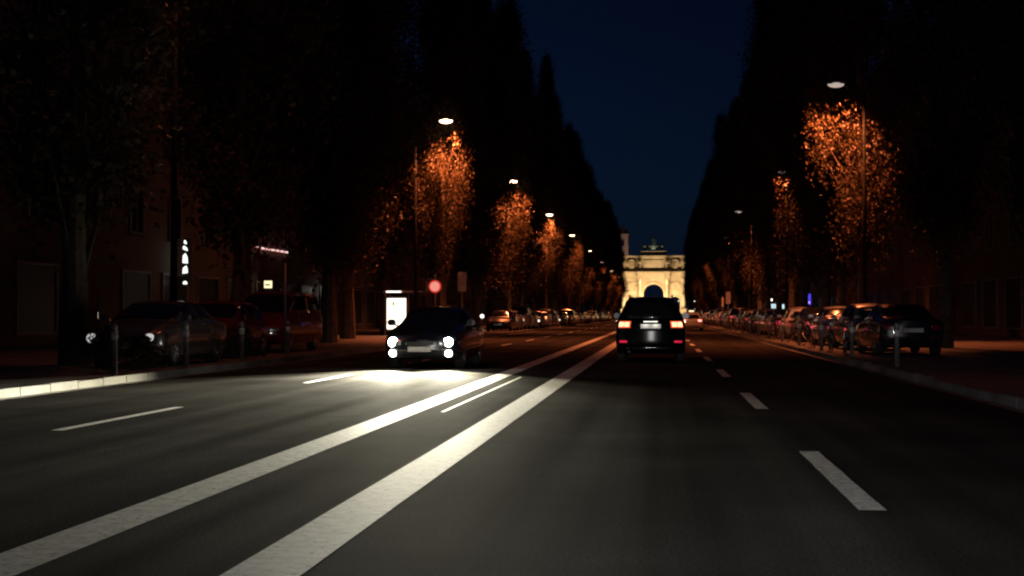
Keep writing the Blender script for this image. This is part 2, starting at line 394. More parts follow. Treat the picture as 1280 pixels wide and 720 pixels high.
def figure(bm, x, y, z, h, wings=False, arm=True):
    s = h
    lathe(bm, [(.16 * s, 0), (.17 * s, .03 * s), (.13 * s, .3 * s), (.10 * s, .5 * s), (.085 * s, .6 * s), (.115 * s, .74 * s), (.12 * s, .8 * s), (.045 * s, .84 * s), (.04 * s, .87 * s), (.062 * s, .92 * s), (.06 * s, .97 * s), (.02 * s, 1.0 * s)], n=12, off=(x, y, z))
    for q in (-1, 1):
        tube(bm, (x + q * .12 * s, y, z + .79 * s), (x + q * .19 * s, y - .05 * s, z + .6 * s), .035 * s, .028 * s, 8)
        tube(bm, (x + q * .19 * s, y - .05 * s, z + .6 * s), (x + q * (.17) * s, y - .17 * s, z + (.72 if arm else .5) * s), .028 * s, .02 * s, 8)
        if wings:
            v = [bm.verts.new(p) for p in ((x + q * .05 * s, y + .1 * s, z + .78 * s), (x + q * .2 * s, y + .16 * s, z + .98 * s), (x + q * .3 * s, y + .18 * s, z + .7 * s), (x + q * .22 * s, y + .16 * s, z + .3 * s), (x + q * .05 * s, y + .1 * s, z + .5 * s))]
            u = [bm.verts.new(p.co + Vector((0, .04 * s, 0))) for p in v]
            bm.faces.new(v); bm.faces.new(u[::-1])
            for i in range(5): bm.faces.new((v[i], u[i], u[(i + 1) % 5], v[(i + 1) % 5]))
for cx in (-9.8, -4.4, 4.4, 9.8):
    b = bmesh.new(); box(b, cx - .95, cx + .95, -7.1, -5.002, -.1, 3.0); box(b, cx - 1.05, cx + 1.05, -7.2, -5.002, 3.001, 3.25); obj('pedestal', b, 'stone_warm', arch)
    prof = [(.75, 3.26), (.78, 3.4), (.6, 3.6)] + [(.58 - .10 * k / 8 + .02 * math.sin(k), 3.6 + 8.6 * k / 8) for k in range(9)] + [(.5, 12.2), (.55, 12.5), (.62, 12.9), (.85, 13.3)]
    cl = obj('column', L(prof, n=20, off=(cx, -6.1, 0)), 'stone_warm', arch, True)
    obj('capital', B(cx - .9, cx + .9, -7.0, -5.25, 13.301, 13.55), 'stone_warm', cl)
    b = bmesh.new(); box(b, cx - .85, cx + .85, -7.0, -5.302, 13.552, 15.05); box(b, cx - 1.05, cx + 1.05, -7.25, -5.702, 15.052, 15.6); obj('entablature_block', b, 'stone_warm', arch)
    b = bmesh.new(); box(b, cx - .6, cx + .6, -6.7, -5.5, 15.603, 16.1); figure(b, cx, -6.1, 16.1, 3.3, True); obj('statue', b, 'stone_relief', arch)
# the lion chariot on top
def lion(x):
    b = bmesh.new(); z = 22.4
    ys = [(-1.0, 1.35, .34), (-1.6, 1.45, .42), (-2.4, 1.4, .36), (-3.1, 1.5, .46), (-3.6, 1.75, .5), (-4.0, 1.95, .42), (-4.35, 1.85, .26), (-4.5, 1.8, .12)]
    rr = []
    for (y_, zz, r_) in ys:
        rr.append([b.verts.new((x + r_ * math.cos(t * math.pi / 5), y_, z + zz + r_ * math.sin(t * math.pi / 5) * 1.1)) for t in range(10)])
    for p, q in zip(rr, rr[1:]):
        for i in range(10): b.faces.new((p[i], p[(i + 1) % 10], q[(i + 1) % 10], q[i]))
    b.faces.new(rr[0]); b.faces.new(rr[-1][::-1])
    for dx in (-.24, .24):
        for (y_, dy) in ((-1.3, .3), (-3.3, -.35)):
            tube(b, (x + dx, y_, z + 1.3), (x + dx * 1.1, y_ + dy * .6, z + .65), .22, .13, 8); tube(b, (x + dx * 1.1, y_ + dy * .6, z + .65), (x + dx, y_ + dy * .4, z + .02), .13, .10, 8)
            box(b, x + dx - .12, x + dx + .12, y_ + dy * .4 - .3, y_ + dy * .4 + .1, z + .001, z + .14)
    tube(b, (x, -1.0, z + 1.4), (x + .1, -.5, z + .6), .08, .05, 6)
    return b
for x in (-2.9, -1.1, 1.1, 2.9): obj('lion', lion(x), 'bronze', arch, True)
b = bmesh.new(); box(b, -.9, .9, -.6, 1.4, 23.2, 23.4); box(b, -.9, .9, -.75, -.601, 23.4, 24.5); box(b, -.95, -.8, -.6, 1.3, 23.4, 24.1); box(b, .8, .95, -.6, 1.3, 23.4, 24.1)
for q in (-1.1, 1.1): lathe(b, [(.8, q - .06), (.8, q + .06)], n=20, axis='X', off=(0, .4, 23.22))
obj('chariot', b, 'bronze', arch)
b = bmesh.new(); figure(b, 0, .2, 23.41, 4.3, False, True); tube(b, (.72, -.5, 24.4), (.72, -.5, 28.0), .06, .05, 6); obj('charioteer_statue', b, 'bronze', arch, True)
# floodlights of the arch
for i, (x, p) in enumerate(((-7.3, 11500), (-2.2, 12500), (2.2, 12500), (7.3, 8000))):
    f = thing('floodlight', 'ground floodlight aimed up at the arch, %s from the left' % ['first', 'second', 'third', 'fourth'][i], 'floodlight', (AX + x, AY - 16, 0), 0, 'floodlights in front of the arch')
    obj('housing', B(-.3, .3, -.15, .15, .15, .55, bev=.03), 'black_plastic', f); obj('bracket', B(-.35, .35, -.08, .08, .0, .14), 'galvanised', f)
    obj('lens', B(-.26, .26, .151, .17, .19, .51), 'lamp_clear', f)
    spot(f, (0, .3, .6), (-x * .05, 11, 14), p, (1, .65, .32), 115, .5, .3)
spot(arch, (0, -3.4, 23), (0, 2, 25.5), 300, (1, .9, .7), 120, .5, .2)

# ------------------------------------------------------------------ church tower far behind
ct = thing('church_tower', 'slim pale church tower rising behind the left end of the arch', 'church tower', (-30.5, 1100, 0))
obj('shaft', B(-4.3, 4.3, -4.3, 4.3, -.1, 58), 'tower_plaster', ct)
obj('cornice', B(-4.8, 4.8, -4.8, 4.8, 58.01, 59), 'tower_plaster', ct)
obj('belfry', arch_wall(-4.2, 4.2, 59.01, 68, -4.2, 4.2, [(0, 1.1, 63.5)]), 'tower_plaster', ct)
obj('belfry_cornice', B(-4.8, 4.8, -4.8, 4.8, 68.01, 69), 'tower_plaster', ct)
obj('spire', L([(5.2, 69.01), (.1, 77)], n=4), 'copper_roof', ct)
obj('window', B(-.9, .9, -4.36, -4.302, 50, 54), 'dark_glass', ct)
spot(ct, (6, -60, 20), (0, 0, 56), 60000, (1, .6, .42), 50, .6, 1)

# ------------------------------------------------------------------ poplars
def poplar_meshes(seed, h, rmax, n_clump, per):
    rnd = random.Random(seed)
    bm = bmesh.new()
    pts = [(0, 0, 0)]; 
    for k in range(1, 9): pts.append((rnd.uniform(-.12, .12) * k / 3, rnd.uniform(-.12, .12) * k / 3, h * .92 * k / 8))
    for k in range(8):
        r0 = .26 * (1 - k / 8.3); r1 = .26 * (1 - (k + 1) / 8.3)
        tube(bm, pts[k], pts[k + 1], r0 + (.1 if k == 0 else 0), r1, 10)
    def prof(t):   # crown radius over relative height 0..1
        return rmax * (min(1, (t + .02) / .22) ** .7) * (1 - t ** 2.6) ** .75 * (.9 + .1 * math.sin(t * 17 + seed))
    clumps = []
    for i in range(n_clump):
        t = rnd.random() ** .9; a = rnd.uniform(0, 2 * math.pi)
        r = prof(t) * math.sqrt(rnd.uniform(.15, 1)) * (.85 + .25 * math.sin(a * 3 + t * 9 + seed))
        clumps.append((Vector((r * math.cos(a), r * math.sin(a), h * .14 + t * h * .86)), t))
    for c, t in clumps[::5]:
        z = max(1.5, c.z - rnd.uniform(2.5, 4.5)); tube(bm, (pts[min(8, int(z / h * 8))][0], pts[min(8, int(z / h * 8))][1], z), c, .06, .015, 5)
    tm = bpy.data.meshes.new('trunk'); bm.to_mesh(tm); bm.free(); tm.materials.append(M['bark'])
    vs = []; fs = []
    for c, t in clumps:
        sz = rnd.uniform(.5, .95)
        for _ in range(per):
            d = Vector((rnd.gauss(0, sz * .5), rnd.gauss(0, sz * .5), rnd.gauss(0, sz * .8)))
            p = c + d; s = rnd.uniform(.05, .11)
            nrm = Vector((rnd.gauss(0, 1), rnd.gauss(0, 1), rnd.gauss(0, .7))).normalized(); a = nrm.orthogonal().normalized(); b = nrm.cross(a)
            k = len(vs)
            vs += [p + a * s, p + b * s * .7, p - a * s, p - b * s * .7]; fs.append((k, k + 1, k + 2, k + 3))
    cm = bpy.data.meshes.new('crown'); cm.from_pydata([tuple(v) for v in vs], [], fs); cm.materials.append(M['leaf'])
    return tm, cm
PV = [poplar_meshes(s, h, r, 340, 140) for s, h, r in ((1, 26, 3.0), (2, 27.5, 3.3), (3, 25, 2.8), (4, 29, 3.1))]
def poplar(x, y, v, label, group, sc=1.0, rz=0, wx=1.0):
    t = thing('poplar_tree', label, 'tree', (x, y, .1), rz, group)
    for nm, me in zip(('trunk', 'crown'), PV[v]):
        o = link(bpy.data.objects.new(nm, me)); o.parent = t
    t.scale = (sc * wx, sc * wx, sc)
    return t
ly = [28, 40, 52, 69.2, 80.5, 91, 100.2, 112, 123, 133.2, 145, 156.5] + [167.2 + 10.4 * k for k in range(32)]
for i, y in enumerate(ly):
    if y > 415: break
    by_lamp = y in (69.2, 100.2, 133.2, 167.2)
    poplar(-11.5 if by_lamp else -13.1 + random.uniform(-.3, .3), y, i % 4, 'tall dark poplar in the row left of the road, %s from the camera' % nth(i), 'poplars in the row left of the road', random.uniform(.93, 1.0) * (.97 if y < 90 else 1), random.uniform(0, 6), .66 if by_lamp else 1.12)
for x, y, v, sc_t, lb in ((-14.6, 60.5, 1, .93, 'broad dark poplar standing a step behind the left row, near the round red sign'), (-15.6, 74, 3, .9, 'dark poplar behind the bus shelter')):
    poplar(x, y, v, lb, 'poplars in the row left of the road', sc_t, 1.3, 1.2)
ry = [24, 34, 46, 58, 69, 78] + [88 + 10.4 * k for k in range(34)]
for i, y in enumerate(ry):
    if y > 415: break
    poplar(8.7 if y == 58 else 9.5 + random.uniform(-.25, .25), y, (i + 2) % 4, 'tall dark poplar in the row right of the road, %s from the camera' % nth(i), 'poplars in the row right of the road', random.uniform(.9, 1.08), random.uniform(0, 6), .82 if y == 58 else .88)

# ------------------------------------------------------------------ street lamps
def lamp_proto(side, reach, h, label, group, loc, power, col=(1, .215, .065), ls='lamp_sodium'):
    t = thing('street_lamp', label, 'street lamp', loc, 0, group)
    obj('pole', T((0, 0, .1), (0, 0, h - .4), .10, .055, n=12), 'pole_paint', t, True)
    b = bmesh.new(); tube(b, (0, 0, h - .45), (side * .5, 0, h - .02), .045, .04); tube(b, (side * .5, 0, h - .02), (side * (reach - .3), 0, h + .06), .04, .035); obj('arm', b, 'pole_paint', t, True)
    obj('head', B(side * reach - .42, side * reach + .42, -.18, .18, h + .02, h + .16, bev=.04), 'galvanised', t)
    b = bmesh.new(); bmesh.ops.create_uvsphere(b, u_segments=20, v_segments=10, radius=1)
    for v in b.verts: v.co = Vector((side * reach + v.co.x * .34, v.co.y * .17, h + .0 + v.co.z * .13))
    obj('lens', b, ls, t, True)
    spot(t, (side * reach, 0, h - .22), (side * (reach + 2), 0, 0), power, col, 132, .6, .15)
    return t
LX = -12.6; 
for i, y in enumerate([33, 67, 98, 131, 165, 205, 250, 300, 350]):
    pw = [260, 6800, 6400, 6400, 5600, 6000, 6000, 6000, 6000][i]
    lamp_proto(1, 1.6, 11.3, 'sodium street lamp over the left kerb, %s from the camera' % nth(i), 'street lamps over the left kerb', (LX, y, 0), pw)
for i, y in enumerate([22, 56, 90, 124, 165, 210, 260, 310]):
    pw = [200, 5200, 5600, 5500, 4600, 4400, 4400, 4400][i]
    lamp_proto(-1, 1.15 if i in (1, 3) else .2, 10.9, 'sodium street lamp above the right pavement, %s from the camera' % nth(i), 'street lamps above the right pavement', (8.5, y, 0), pw, ls='lamp_pale')

# ------------------------------------------------------------------ cars
def crom(p0, p1, p2, p3, t):
    return .5 * ((2 * p1) + (-p0 + p2) * t + (2 * p0 - 5 * p1 + 4 * p2 - p3) * t * t + (-p0 + 3 * p1 - 3 * p2 + p3) * t ** 3)
class Shell:
    def __init__(s, st, slant_r=.1, slant_f=.0, bulge_r=.12, bulge_f=.18):
        s.st = st; s.L = st[-1][0]; s.sr = slant_r; s.sf = slant_f; s.br = bulge_r; s.bf = bulge_f; s.n = len(st) - 1
        s.rings = []
        for (x, zb, w, belt, wr, zt) in st:
            q = belt - zb
            pts = [(0, zb), (.86 * w, zb), (.96 * w, zb + .09), (w, zb + .38 * q), (w * .995, zb + .78 * q), (.955 * w, belt), ((.95 * w) * .42 + wr * .58, belt + (zt - belt) * .52), (wr, belt + (zt - belt) * .88), (.76 * wr, zt - .008), (0, zt + .02)]
            ring = []
            for (yy, z) in pts:
                f = max(0, (z - belt) / max(.05, zt - belt)) if z > belt else 0
                xo = s.sr * f * max(0, 1 - x / 1.3) if zt - belt > .3 else 0
                ring.append(Vector((yy, x + xo, z)))
            s.rings.append(ring)
    def P(s, u, v):
        u = min(max(u, 0), s.n - 1e-6); v = min(max(v, 0), 9 - 1e-6); i = int(u); j = int(v); a = u - i; b = v - j
        def rv(k):
            k = min(max(k, 0), s.n); g = s.rings[k]
            def gp(m): 
                if m < 0: return Vector((-g[1].x, g[1].y, g[1].z))
                if m > 9: return Vector((-g[8].x, g[8].y, g[8].z))
                return g[m]
            return crom(gp(j - 1), gp(j), gp(j + 1), gp(j + 2), b)
        p = crom(rv(i - 1), rv(i), rv(i + 1), rv(i + 2), a)
        p.x = max(p.x, 0); return p
    def cap(s, end, v, q):
        p = s.P(0 if end == 'r' else s.n, v).copy(); x = p.x * q
        vv = min(1, max(0, v - 1) / 1.5) * min(1, max(0, 9 - v) / 2)
        p.y += (-s.br if end == 'r' else s.bf) * (1 - q * q) * (.35 + .65 * vv) * min(1, p.x * 2)
        p.x = x; return p
    def body(s, nu=5, nv=3):
        vs = []; fs = []; NU = s.n * nu; NV = 9 * nv
        def add(grid):
            k = len(vs); w_ = len(grid[0])
            for r_ in grid: vs.extend(r_)
            for a in range(len(grid) - 1):
                for b in range(w_ - 1): fs.append((k + a * w_ + b, k + a * w_ + b + 1, k + (a + 1) * w_ + b + 1, k + (a + 1) * w_ + b))
        for sd in (1, -1):
            add([[Vector((sd * p.x, p.y, p.z)) for p in (s.P(i / nu, j / nv) for j in range(NV + 1))] for i in range(NU + 1)])
        for end in 'rf': add([[s.cap(end, j / nv, q / 6) for q in range(-6, 7)] for j in range(NV + 1)])
        bm = bmesh.new(); bv = [bm.verts.new(v) for v in vs]
        for f in fs:
            try: bm.faces.new([bv[i] for i in f])
            except Exception: pass
        bmesh.ops.remove_doubles(bm, verts=bm.verts, dist=.0008); bmesh.ops.dissolve_degenerate(bm, edges=bm.edges, dist=.0005)
        bmesh.ops.recalc_face_normals(bm, faces=bm.faces)
        return bm
    def grid(s, fn, n, m, off, cen):
        bm = bmesh.new(); g = []
        for i in range(n + 1):
            row = []
            for j in range(m + 1):
                a, b = i / n, j / m; p = fn(a, b); e = .01
                du = fn(min(a + e, 1), b) - fn(max(a - e, 0), b); dv = fn(a, min(b + e, 1)) - fn(a, max(b - e, 0)); nn = du.cross(dv)
                nn = nn.normalized() if nn.length > 1e-9 else Vector((0, 0, 1))
                if nn.dot(p - cen) < 0: nn = -nn
                row.append((bm.verts.new(p + nn * off), bm.verts.new(p - nn * .012)))
            g.append(row)
        for i in range(n):
            for j in range(m): bm.faces.new((g[i][j][0], g[i + 1][j][0], g[i + 1][j + 1][0], g[i][j + 1][0]))
        edge = [(i, 0) for i in range(n)] + [(n, j) for j in range(m)] + [(i, m) for i in range(n, 0, -1)] + [(0, j) for j in range(m, 0, -1)]
        for (a, b), (c, d) in zip(edge, edge[1:] + edge[:1]): bm.faces.new((g[a][b][0], g[a][b][1], g[c][d][1], g[c][d][0]))
        bmesh.ops.recalc_face_normals(bm, faces=bm.faces)
        return bm
    def side(s, u0, u1, v0, v1, sd, off=.006, taper=(0, 0)):
        def fn(a, b):
            u = u0 + (u1 - u0) * a; ub = u + (taper[0] * (1 - a) - taper[1] * a) * b
            p = s.P(ub, v0 + (v1 - v0) * b); return Vector((sd * p.x, p.y, p.z))
        return s.grid(fn, 8, 6, off, Vector((0, s.L / 2, .7)))
    def top(s, u0, u1, vm, off=.006):
        def fn(a, b):
            q = 2 * b - 1; p = s.P(u0 + (u1 - u0) * a, 9 - abs(q) * (9 - vm)); return Vector((math.copysign(p.x, q), p.y, p.z))
        return s.grid(fn, 6, 12, off, Vector((0, s.L / 2, .3)))
    def face(s, end, v0, v1, q0, q1, off=.008, tp=0):
        def fn(a, b):
            q = q0 + (q1 - q0) * b; return s.cap(end, v0 + (v1 - v0) * a, q)
        return s.grid(fn, 6, 8, off, Vector((0, s.L / 2, .8)))
STY = {
 'sedan': dict(st=[(0, .36, .78, .84, .56, .98), (.14, .27, .86, .90, .64, 1.03), (.6, .22, .885, .93, .65, 1.09), (1.25, .2, .90, .95, .60, 1.37), (1.95, .2, .90, .95, .61, 1.43), (2.55, .2, .90, .94, .60, 1.38), (3.3, .2, .90, .91, .66, 1.02), (3.7, .21, .89, .86, .66, .93), (4.2, .24, .86, .74, .60, .80), (4.42, .34, .77, .64, .55, .69)],
               wh=(.85, 3.55), ws=(5.08, 5.98), rw=(2.1, 2.95), sw=((2.75, 3.9), (4.0, 5.35)), r=.32, slant=.05),
 'hatch': dict(st=[(0, .36, .76, .88, .52, 1.30), (.12, .27, .84, .92, .58, 1.38), (.6, .22, .865, .93, .60, 1.45), (1.3, .2, .875, .93, .61, 1.48), (2.1, .2, .875, .92, .60, 1.43), (2.9, .2, .87, .90, .64, 1.04), (3.3, .22, .86, .84, .63, .93), (3.75, .25, .83, .74, .58, .80), (3.95, .34, .74, .64, .52, .68)],
               wh=(.62, 3.2), ws=(4.08, 4.98), rw=None, sw=((.8, 2.45), (2.6, 4.2)), r=.31, slant=.28),
 'suv': dict(st=[(0, .30, .84, 1.06, .58, 1.60), (.12, .24, .895, 1.09, .60, 1.66), (.9, .22, .905, 1.10, .62, 1.70), (1.9, .22, .905, 1.10, .63, 1.71), (2.6, .26, .905, 1.09, .61, 1.65), (3.35, .26, .90, 1.06, .68, 1.15), (3.8, .27, .90, 1.0, .66, 1.07), (4.35, .3, .87, .88, .62, .95), (4.6, .4, .80, .74, .56, .80)],
             wh=(.85, 3.75), ws=(4.08, 4.98), rw=None, sw=((.9, 2.45), (2.6, 4.2)), r=.36, slant=.34),
 'van': dict(st=[(0, .38, .86, 1.08, .70, 1.74), (.12, .3, .90, 1.10, .72, 1.79), (.9, .25, .91, 1.10, .73, 1.82), (2.0, .25, .91, 1.10, .73, 1.82), (2.9, .25, .91, 1.08, .70, 1.74), (3.6, .25, .90, 1.03, .74, 1.16), (3.9, .26, .89, .97, .70, 1.06), (4.2, .3, .85, .84, .62, .92), (4.35, .4, .78, .74, .56, .80)],
             wh=(.85, 3.6), ws=(4.05, 4.97), rw=None, sw=((.6, 2.4), (2.55, 4.3)), r=.34, slant=.18),
}
def make_car(kind, paint, label, loc, rz, group, head='lamp_clear', tail='lamp_red_off', cat='car', parent_name='parked_car', fog=False, rails=False, taxi=False):
    t = thing(parent_name, label, cat, loc, rz, group)
    D = STY[kind]; sh = Shell(D['st'], D['slant']); Lc = sh.L; W = .9
    o = obj('body', sh.body(), paint, t, True)
    # wheel arches cut out of the body
    cb = bmesh.new()
    for wy in D['wh']:
        for sd in (-1, 1): lathe(cb, [(D['r'] + .055, sd * .62), (D['r'] + .055, sd * 1.1)], n=28, axis='X', off=(0, wy, D['r'] + .02))
    bmesh.ops.recalc_face_normals(cb, faces=cb.faces)
    cut = obj('cutter', cb, 'black_plastic')
    md = o.modifiers.new('b', 'BOOLEAN'); md.operation = 'DIFFERENCE'; md.object = cut; md.solver = 'EXACT'
    dg = bpy.context.evaluated_depsgraph_get(); nm = bpy.data.meshes.new_from_object(o.evaluated_get(dg))
    if len(nm.polygons) > 300:
        o.modifiers.clear(); o.data = nm
    else: o.modifiers.clear()
    nm.materials.clear(); nm.materials.append(M[paint])
    o.data.name = 'body'
    bpy.data.objects.remove(cut)
    # shift origin to car centre
    ws, vtop = D['ws'], 6.05
    P = []
    P.append(obj('windscreen', sh.top(ws[0], ws[1], 6.3), 'dark_glass', t, True))
    if D['rw']: P.append(obj('rear_window', sh.top(D['rw'][0], D['rw'][1], 6.3), 'dark_glass', t, True))
    else: P.append(obj('rear_window', sh.face('r', 5.35, 7.25, -.86, .86), 'dark_glass', t, True))
    for sd in (-1, 1):
        for k, (a, b) in enumerate(D['sw']):
            P.append(obj('side_window', sh.side(a, b, 5.25, 6.95, sd, taper=(.15 if k == 0 else 0, .35 if k == 1 else 0)), 'dark_glass', t, True))
        # lamps
        q0, q1 = (.62, .985) if sd > 0 else (-.985, -.62)
        if tail == 'suv':
            a = obj('tail_light', sh.face('r', 4.05, 5.05, q0, q1, .012), 'tail_rim', t, True); P.append(a)
            qa, qb = (.66, .97) if sd > 0 else (-.97, -.66)
            m_ = (qa + qb) / 2
            P2 = [obj('lens', sh.face('r', 4.2, 4.92, qa, m_ - .012, .022), 'tail_on', a, True), obj('lens', sh.face('r', 4.2, 4.92, m_ + .012, qb, .022), 'tail_on', a, True)]
            qa, qb = (.72, .95) if sd > 0 else (-.95, -.72)
            P.append(obj('rear_reflector', sh.face('r', 2.72, 2.95, qa, qb, .012), 'reflector_glow', t, True))
        else:
            P.append(obj('tail_light', sh.face('r', 3.9, 5.0, q0, q1, .012), tail, t, True))
            P.append(obj('rear_reflector', sh.face('r', 2.6, 2.8, q0, q1, .010), 'lamp_red_off', t, True))
        q0, q1 = (.58, .985) if sd > 0 else (-.985, -.58)
        hl = obj('headlight', sh.face('f', 3.75, 4.95, q0, q1, .012), 'lamp_clear', t, True); P.append(hl)
        if head != 'lamp_clear':
            b = bmesh.new(); c = sh.cap('f', 4.6, .84 * sd); c.y = Lc + .01
            lathe(b, [(.10, c.y - .05), (.10, c.y + .04), (.08, c.y + .075), (.03, c.y + .085)], n=20, axis='Y', off=(c.x, 0, c.z)); obj('bulb', b, head, hl, True)
        if fog:
            b = bmesh.new(); c = sh.cap('f', 2.5, .84 * sd); c.z = .37; c.y = Lc + .0
            lathe(b, [(.08, c.y - .05), (.08, c.y + .04), (.04, c.y + .07)], n=20, axis='Y', off=(c.x, 0, c.z)); P.append(obj('fog_light', b, 'foglamp_on', t, True))
        # mirror
        zb = D['st'][4][3]; um = D['ws'][1] - .35; mp = sh.P(um, 5.3)
        b = bmesh.new(); box(b, *(sorted((sd * (mp.x + .03), sd * (mp.x + .22)))), mp.y - .05, mp.y + .09, mp.z + .02, mp.z + .17, bev=.03); tube(b, (sd * (mp.x - .04), mp.y + .02, mp.z), (sd * (mp.x + .08), mp.y + .02, mp.z + .07), .02)
        P.append(obj('wing_mirror', b, paint, t))
        for u_ in (2.3, 3.9):
            p = sh.P(u_, 4.75); hb = bmesh.new(); box(hb, *(sorted((sd * (p.x - .01), sd * (p.x + .03)))), p.y - .09, p.y + .09, p.z - .015, p.z + .015, bev=.006); P.append(obj('door_handle', hb, 'chrome' if kind == 'suv' else paint, t))
    P.append(obj('grille', sh.face('f', 3.8, 4.7, -.42, .42, .010), 'black_plastic', t, True))
    P.append(obj('lower_grille', sh.face('f', 1.9, 2.6, -.6, .6, .010), 'black_plastic', t, True))
    def plate(end, v, nm='number_plate'):
        c = sh.cap(end, v, 0); sy = -1 if end == 'r' else 1
        y0, y1 = sorted((c.y + sy * .005, c.y + sy * .03)); b = B(-.26, .26, y0, y1, c.z - .055, c.z + .055, bev=.004)
        return obj(nm, b, 'plate_white', t)
    P.append(plate('f', 3.1)); P.append(plate('r', 4.25 if kind in ('suv', 'van', 'hatch') else 3.8))
    if kind == 'suv':
        P.append(obj('plate_recess', sh.face('r', 3.75, 4.7, -.36, .36, .003), 'black_plastic', t, True))
        P.append(obj('bumper_trim', sh.face('r', 1.75, 2.05, -.78, .78, .02), 'chrome', t, True))
        P.append(obj('rear_wiper', T((0, -.13, 1.14), (.26, -.10, 1.2), .008, n=6), 'black_plastic', t))
    P.append(obj('exhaust_pipe', T((-.55, -.02, .3), (-.55, .3, .3), .035, n=12), 'black_plastic', t))
    if kind == 'suv' and tail == 'suv':
        b = B(-.18, .18, -.20, -.10, 1.055, 1.07); pl = obj('plate_lamp', b, 'strip_lit', t)
        P.append(pl)
        for sd in (-1, 1): spot(pl, (sd * .13, -.25, 1.045), (sd * .13, -.15, .96), .9, (1, .95, .85), 110, .8, .02)
    if rails:
        for sd in (-1, 1):
            b = bmesh.new(); x = sd * .56
            tube(b, (x, .55, 1.66), (x, .62, 1.75), .016); tube(b, (x, .62, 1.75), (x, 2.3, 1.755), .016); tube(b, (x, 2.3, 1.755), (x, 2.4, 1.68), .016)
            P.append(obj('roof_rail', b, 'black_plastic', t))
        P.append(obj('aerial', T((0, .75, 1.7), (0, .6, 1.85), .012, .006), 'black_plastic', t))
    if taxi: 
        P.append(obj('roof_sign', B(-.2, .2, 1.6, 1.75, 1.45, 1.6, bev=.02), 'sign_yellow_lit', t))
    # wheels
    for wy in D['wh']:
        for sd in (-1, 1):
            r_ = D['r']; ty = obj('wheel', L([(r_ * .62, -.1), (r_ * .93, -.11), (r_, -.07), (r_, .07), (r_ * .93, .11), (r_ * .62, .1)], n=28, axis='X'), 'rubber', t, True)
            ty.location = (sd * .77, wy, r_)
            b = bmesh.new(); x0 = sd * .06; x1 = sd * .105
            lathe(b, [(r_ * .2, min(x0, x1)), (r_ * .2, max(x0, x1))], n=16, axis='X')
            for k in range(5):
                a = 2 * math.pi * k / 5; tube(b, (sd * .09, 0, 0), (sd * .095, r_ * .6 * math.cos(a), r_ * .6 * math.sin(a)), .045, .03, 6)
            for k in range(24):
                a = 2 * math.pi * k / 24; a2 = 2 * math.pi * (k + 1) / 24; tube(b, (sd * .1, r_ * .62 * math.cos(a), r_ * .62 * math.sin(a)), (sd * .1, r_ * .62 * math.cos(a2), r_ * .62 * math.sin(a2)), .018, n=5)
            obj('rim', b, 'alloy', ty, True)
    # centre the car on its origin
    for c in t.children: c.location.y -= Lc / 2
    return t
Z0 = .003
# SUV ahead
suv = make_car('suv', 'black_paint', 'black SUV with lit tail lights driving straight ahead of the camera', (-.24, 33.9 + 2.3, Z0), 0, None, tail='suv', parent_name='moving_car', rails=True)
# oncoming sedan with headlights
onc = make_car('sedan', 'dark_paint', 'dark oncoming car with blazing headlights left of the centre lines', (-5.38, 29.3 + 2.2, Z0), math.pi, None, head='headlamp_on', parent_name='oncoming_car', fog=True)
for sd in (-1, 1):
    s_ = spot(onc, (sd * .66, 2.36, .62), (sd * .8 + .15, 11.0, -.3), 17000, (1, .94, .74), 50, .8, .07); s_.scale = (1, .5, 1)
    s2 = spot(onc, (sd * .62, 2.34, .34), (sd * .8, 5.5, -.1), 11000, (1, .91, .62), 72, .9, .07); s2.scale = (1, .6, 1)
# taxi far ahead
make_car('hatch', 'cream_paint', 'cream taxi with a lit roof sign far ahead, right of the SUV', (2.45, 104, Z0), 0, None, tail='tail_bright', parent_name='taxi', cat='taxi', taxi=True)
make_car('sedan', 'silver_paint', 'silver car with red tail lights driving far ahead, beyond the taxi', (3.1, 150, Z0), 0, None, tail='tail_bright', parent_name='moving_car')
# left parked, facing the camera
ZP = .123
GL = 'cars parked along the left kerb'
make_car('sedan', 'dull_silver', 'silver saloon parked at the left edge of the view', (-11.35, 28.9, ZP), math.pi, GL, head='headlamp_glint')
make_car('hatch', 'red_paint', 'dark red hatchback parked between the silver saloon and the tall dark red van', (-11.8, 34.1, ZP), math.pi, GL)
make_car('van', 'red_paint', 'tall dark red van with silver front trim parked beside the left kerb', (-11.75, 39.4, ZP), math.pi, GL)
protoL = {}
pk = [('sedan', 'dark_paint', 'dark saloon'), ('van', 'silver_paint', 'silver van'), ('hatch', 'grey_paint', 'grey hatchback'), ('hatch', 'white_paint', 'white hatchback'), ('suv', 'dark_paint', 'dark SUV'), ('sedan', 'silver_paint', 'silver saloon')]
protos = {}
def park(k, x, y, rz, z, label, group, lit):  # lit picks the glow added to a parked car's lamps
    key = (k, lit)
    kind, paint, _ = pk[k]
    if key not in protos:
        kw = dict(head='white_glow_dim') if lit == 'h' else (dict(tail='tail_glint') if lit == 't' else (dict(head='headlamp_glint_far') if lit == 'H' else {}))
        protos[key] = make_car(kind, paint, label, (x, y, z), rz, group, **kw); return protos[key]
    c = copy_tree(protos[key]); c.location = (x, y, z); c.rotation_euler = (0, 0, rz); c['label'] = label; c['group'] = group
    return c
seqL = [0, 5, 1, 3, 2, 5, 4, 3, 2, 5, 0, 1, 3, 2, 5, 4, 2, 3, 0, 5, 1, 3, 2, 5, 4, 0, 3, 2, 5, 1, 3, 2]
